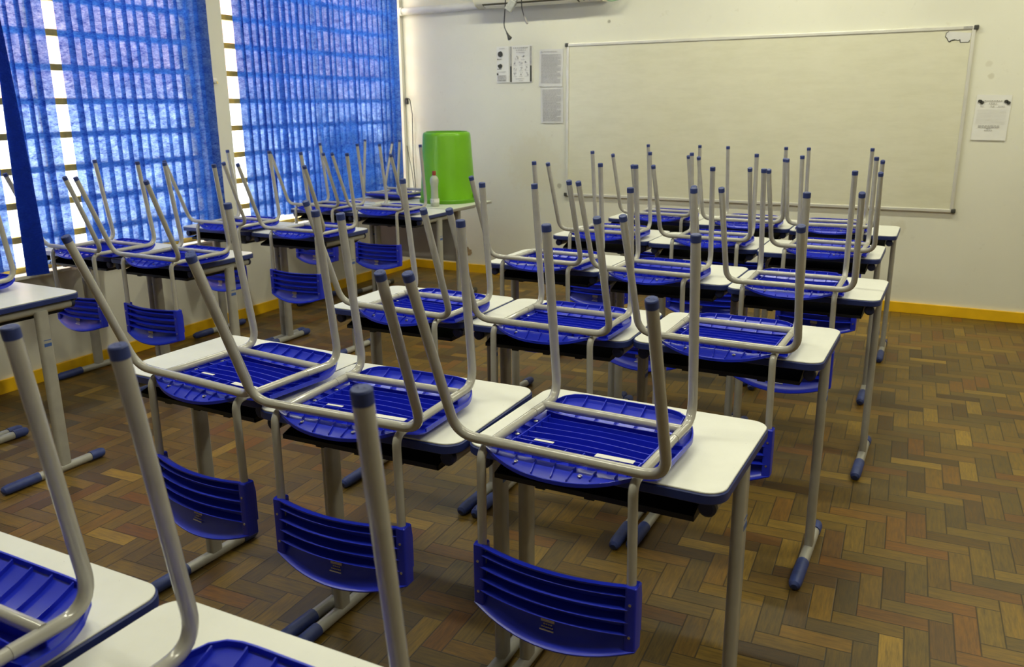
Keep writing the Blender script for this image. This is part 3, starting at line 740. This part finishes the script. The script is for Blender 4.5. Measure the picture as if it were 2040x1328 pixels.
lines(p, -.07, .055, -.055, Yp, .0045, (.008,.02), rnd); lines(p, -.07, .06, -.064, Yp, .0045, (.008,.02), rnd); lines(p, -.02, .008, -.073, Yp, .0045, (.006,.01), rnd); lines(p, -.03, .02, -.085, Yp, .005, (.006,.01), rnd)
p.build('printed_lines', M['ink_grey'], o, smooth=0)
p = MB()
for k in range(11): p.box((-.09, Yp-.0006, .055-k*.0095), (.085, Yp, .0556-k*.0095))
p.build('ruled_lines', M['ink_soft'], o, smooth=0)

ac = thing('air_conditioner', 'cream wall air conditioner at the top edge above the notices', 'air conditioner', (-3.19, W, 2.295))
prof = [(0,0), (-.10,-.006), (-.165,.018), (-.20,.07), (-.205,.22), (-.19,.285), (0,.29)]
def extr(prof, x0, x1):
    n = len(prof); mb = MB(); mb.add([(x0, a, b) for a, b in prof]+[(x1, a, b) for a, b in prof], [tuple(range(n)), tuple(range(2*n-1, n-1, -1))]+[(k, (k+1)%n, n+(k+1)%n, n+k) for k in range(n)]); return mb
extr(prof, -.57, .55).build('ac_body', M['ac'], ac, smooth=40, bevel=.006)
extr([(-.108,-.008), (-.164,.0145), (-.167,.020), (-.111,-.002)], -.50, .36).build('air_outlet', M['ac_dark'], ac, smooth=0)
extr([(-.112,-.012), (-.150,.002), (-.154,.008), (-.114,-.006)], -.49, .35).build('flap', M['ac'], ac, smooth=0)
for x in (.41, .46): MB().tube([(x, -.14, .006), (x, -.145, .001)], .006, 8).build('indicator', M['dark_cap'], ac)
cd = MB().tube([(-4.61, W-.03, 2.315), (-3.75, W-.03, 2.325)], .032, 16).build('conduit_pipe', M['conduit'])
tag(cd, 'white conduit pipe running along the wall from the blind to the air conditioner', 'pipe')
MB().tube([(-4.61, W-.03, 2.315), (-4.58, W-.03, 2.315)], .037, 16).build('wall_collar', M['conduit'], cd)
# hanging cables (projector leads) and their wrap
c1 = thing('power_cable', 'black power cable with a two-pin plug dangling below the air conditioner', 'cable', (-3.40, 6.42, 2.33))
def rel(P, c): return [Vector(p)-Vector(c.location) for p in P]
P = fillet([(-3.385, 6.42, 2.75), (-3.40, 6.42, 2.42), (-3.412, 6.42, 2.26), (-3.425, 6.42, 2.12), (-3.395, 6.42, 2.066)], .25, 6)
MB().tube(rel(P, c1), .0045, 8).build('cord', M['cable'], c1)
pl = MB().tube(rel([(-3.398, 6.42, 2.07), (-3.385, 6.42, 2.048), (-3.372, 6.42, 2.027), (-3.368, 6.42, 2.021)], c1), [.007, .010, .019, .019], 12).build('plug', M['cable'], c1)
for dx in (-.011, .013): MB().tube(rel([(-3.368+dx, 6.42, 2.021+dx*.5), (-3.356+dx, 6.42, 2.001+dx*.5)], c1), .0022, 6).build('pin', M['rivet'], pl)
c2 = thing('signal_cable', 'thin dark cable with a grey connector hanging beside the power cable', 'cable', (-3.30, 6.42, 2.33))
P = fillet([(-3.272, 6.42, 2.75), (-3.262, 6.42, 2.42), (-3.262, 6.42, 2.25), (-3.236, 6.42, 2.178)], .2, 6)
MB().tube(rel(P, c2), .004, 8).build('cord', M['cable'], c2)
MB().tube(rel([(-3.238, 6.42, 2.183), (-3.222, 6.42, 2.150), (-3.210, 6.42, 2.130)], c2), [.0055, .010, .008], 10).build('connector', M['greywire'], c2)
wr = MB().box((-.030, -.022, -.045), (.030, .022, .045)).box((-.024, -.018, .03), (.024, .018, .075)).build('hanging_wrap', M['foam'], smooth=0, bevel=.007, loc=(-3.335, 6.372, 2.268)); wr.rotation_euler = (.1, .62, .3)
tag(wr, 'crumpled grey wrapping around the cables below the air conditioner', 'wrapping')
gw = MB()
for k, dz in ((0, 0), (1, -.016)):
    gw.tube(fillet([(-2.628, 6.56, 2.315+dz*.3), (-2.58, 6.60, 2.292+dz), (-2.50, 6.64, 2.31+dz), (-2.44, 6.69, 2.40)], .08, 5), .004, 6)
tag(gw.build('hanging_hose', M['greenwire'], smooth=40), 'pair of thin green hoses looping out right of the air conditioner', 'hose')
# wall socket and lead behind the blind's end, bell push on the pillar, broken plaster
sk = thing('wall_socket', 'small dark socket with a thin lead by the blind in the corner', 'socket', (-4.588, W, 1.545))
MB().box((-.012, -.022, -.028), (.010, 0, .028)).build('socket_box', M['cable'], sk, smooth=0, bevel=.004)
P = fillet([(.0, -.022, .022), (.045, -.03, .022), (.06, -.02, -.12), (.05, -.02, -.5), (.065, -.02, -.80)], .12, 6)
MB().tube(P, .004, 6).build('lead', M['cable'], sk)
P = fillet([(-.015, -.02, -.40), (.03, -.02, -.62), (.05, -.02, -.80)], .2, 5)
MB().tube(P, .003, 6).build('lead', M['cable'], sk)
bp = thing('wall_hook', 'small white round hook on the pillar between the two blinds', 'hook', (L, 4.36, 1.68))
MB().tube([(-.006, 0, 0), (.012, 0, 0), (.022, 0, 0)], [.02, .018, .008], 14).build('hook_plate', M['switch'], bp)
MB().tube([(.02, 0, -.004), (.028, 0, -.012), (.03, 0, -.02)], .003, 6).build('hook_tip', M['bar'], bp)
hp = [(-.06,-.01), (-.052,.03), (-.02,.045), (.0,.05), (.012,.03), (.035,.022), (.04,-.01), (.02,-.03), (-.02,-.034), (-.05,-.03)]
ho = flat(hp, -.0035, -.0005).build('plaster_hole', M['hole'], WALL_FRONT, smooth=0, loc=(-3.975, W, .185))

# ------------------------------------------------------------------ light
w = bpy.data.worlds.new('World'); scene.world = w; w.use_nodes = True
bg = w.node_tree.nodes['Background']; bg.inputs[0].default_value = (.93,.96,1,1); bg.inputs[1].default_value = 10.0
sun = bpy.data.lights.new('sun', 'SUN'); sun.energy = 14; sun.angle = .02; sun.color = (1,.95,.88)
so = bpy.data.objects.new('sun', sun); COL.objects.link(so); so.rotation_euler = Vector((-.62,.35,-.8)).to_track_quat('-Z','Y').to_euler()
for (a, b) in (W1, W2):
    pl = bpy.data.lights.new('window_portal', 'AREA'); pl.shape = 'RECTANGLE'; pl.size = b-a; pl.size_y = HEAD-SILL; pl.cycles.is_portal = True
    po = bpy.data.objects.new('window_portal', pl); COL.objects.link(po); po.location = (L-T-.02, (a+b)/2, (SILL+HEAD)/2); po.rotation_euler = Matrix(((0,0,-1),(1,0,0),(0,-1,0))).to_euler()
for x in (-3.2, -1.2, .8):
    for y in (1.2, 3.5, 5.7):
        al = bpy.data.lights.new('ceiling_lamp', 'AREA'); al.shape = 'RECTANGLE'; al.size = 1.2; al.size_y = .10; al.energy = 15.5 if x < -3 else 20.5; al.color = (1,.99,.74)
        ao = bpy.data.objects.new('ceiling_lamp', al); COL.objects.link(ao); ao.location = (x, y, ZC-.06)

# ------------------------------------------------------------------ camera
cam = bpy.data.cameras.new('camera'); co = bpy.data.objects.new('camera', cam); COL.objects.link(co); scene.camera = co
yaw, pitch, roll = .4841603, .2652090, -.0093824
fw = Vector((-math.sin(yaw)*math.cos(pitch), math.cos(yaw)*math.cos(pitch), -math.sin(pitch)))
rt = Vector((math.cos(yaw), math.sin(yaw), 0)); up = rt.cross(fw)
r2 = rt*math.cos(roll)+up*math.sin(roll); u2 = up*math.cos(roll)-rt*math.sin(roll)
co.matrix_world = Matrix(((r2.x,u2.x,-fw.x,0),(r2.y,u2.y,-fw.y,0),(r2.z,u2.z,-fw.z,1.508),(0,0,0,1)))
cam.sensor_width = 36; cam.lens = 1680.04/2040*36; cam.clip_start = .02
cam.dof.use_dof = True; cam.dof.focus_distance = 2.4; cam.dof.aperture_fstop = 7.0
scene.view_settings.view_transform = 'Standard'; scene.view_settings.look = 'None'; scene.view_settings.exposure = 0.12; scene.view_settings.gamma = 1.0
scene.view_settings.use_curve_mapping = False
scene.cycles.use_denoising = True
scene.cycles.transparent_max_bounces = 16; scene.cycles.max_bounces = 8
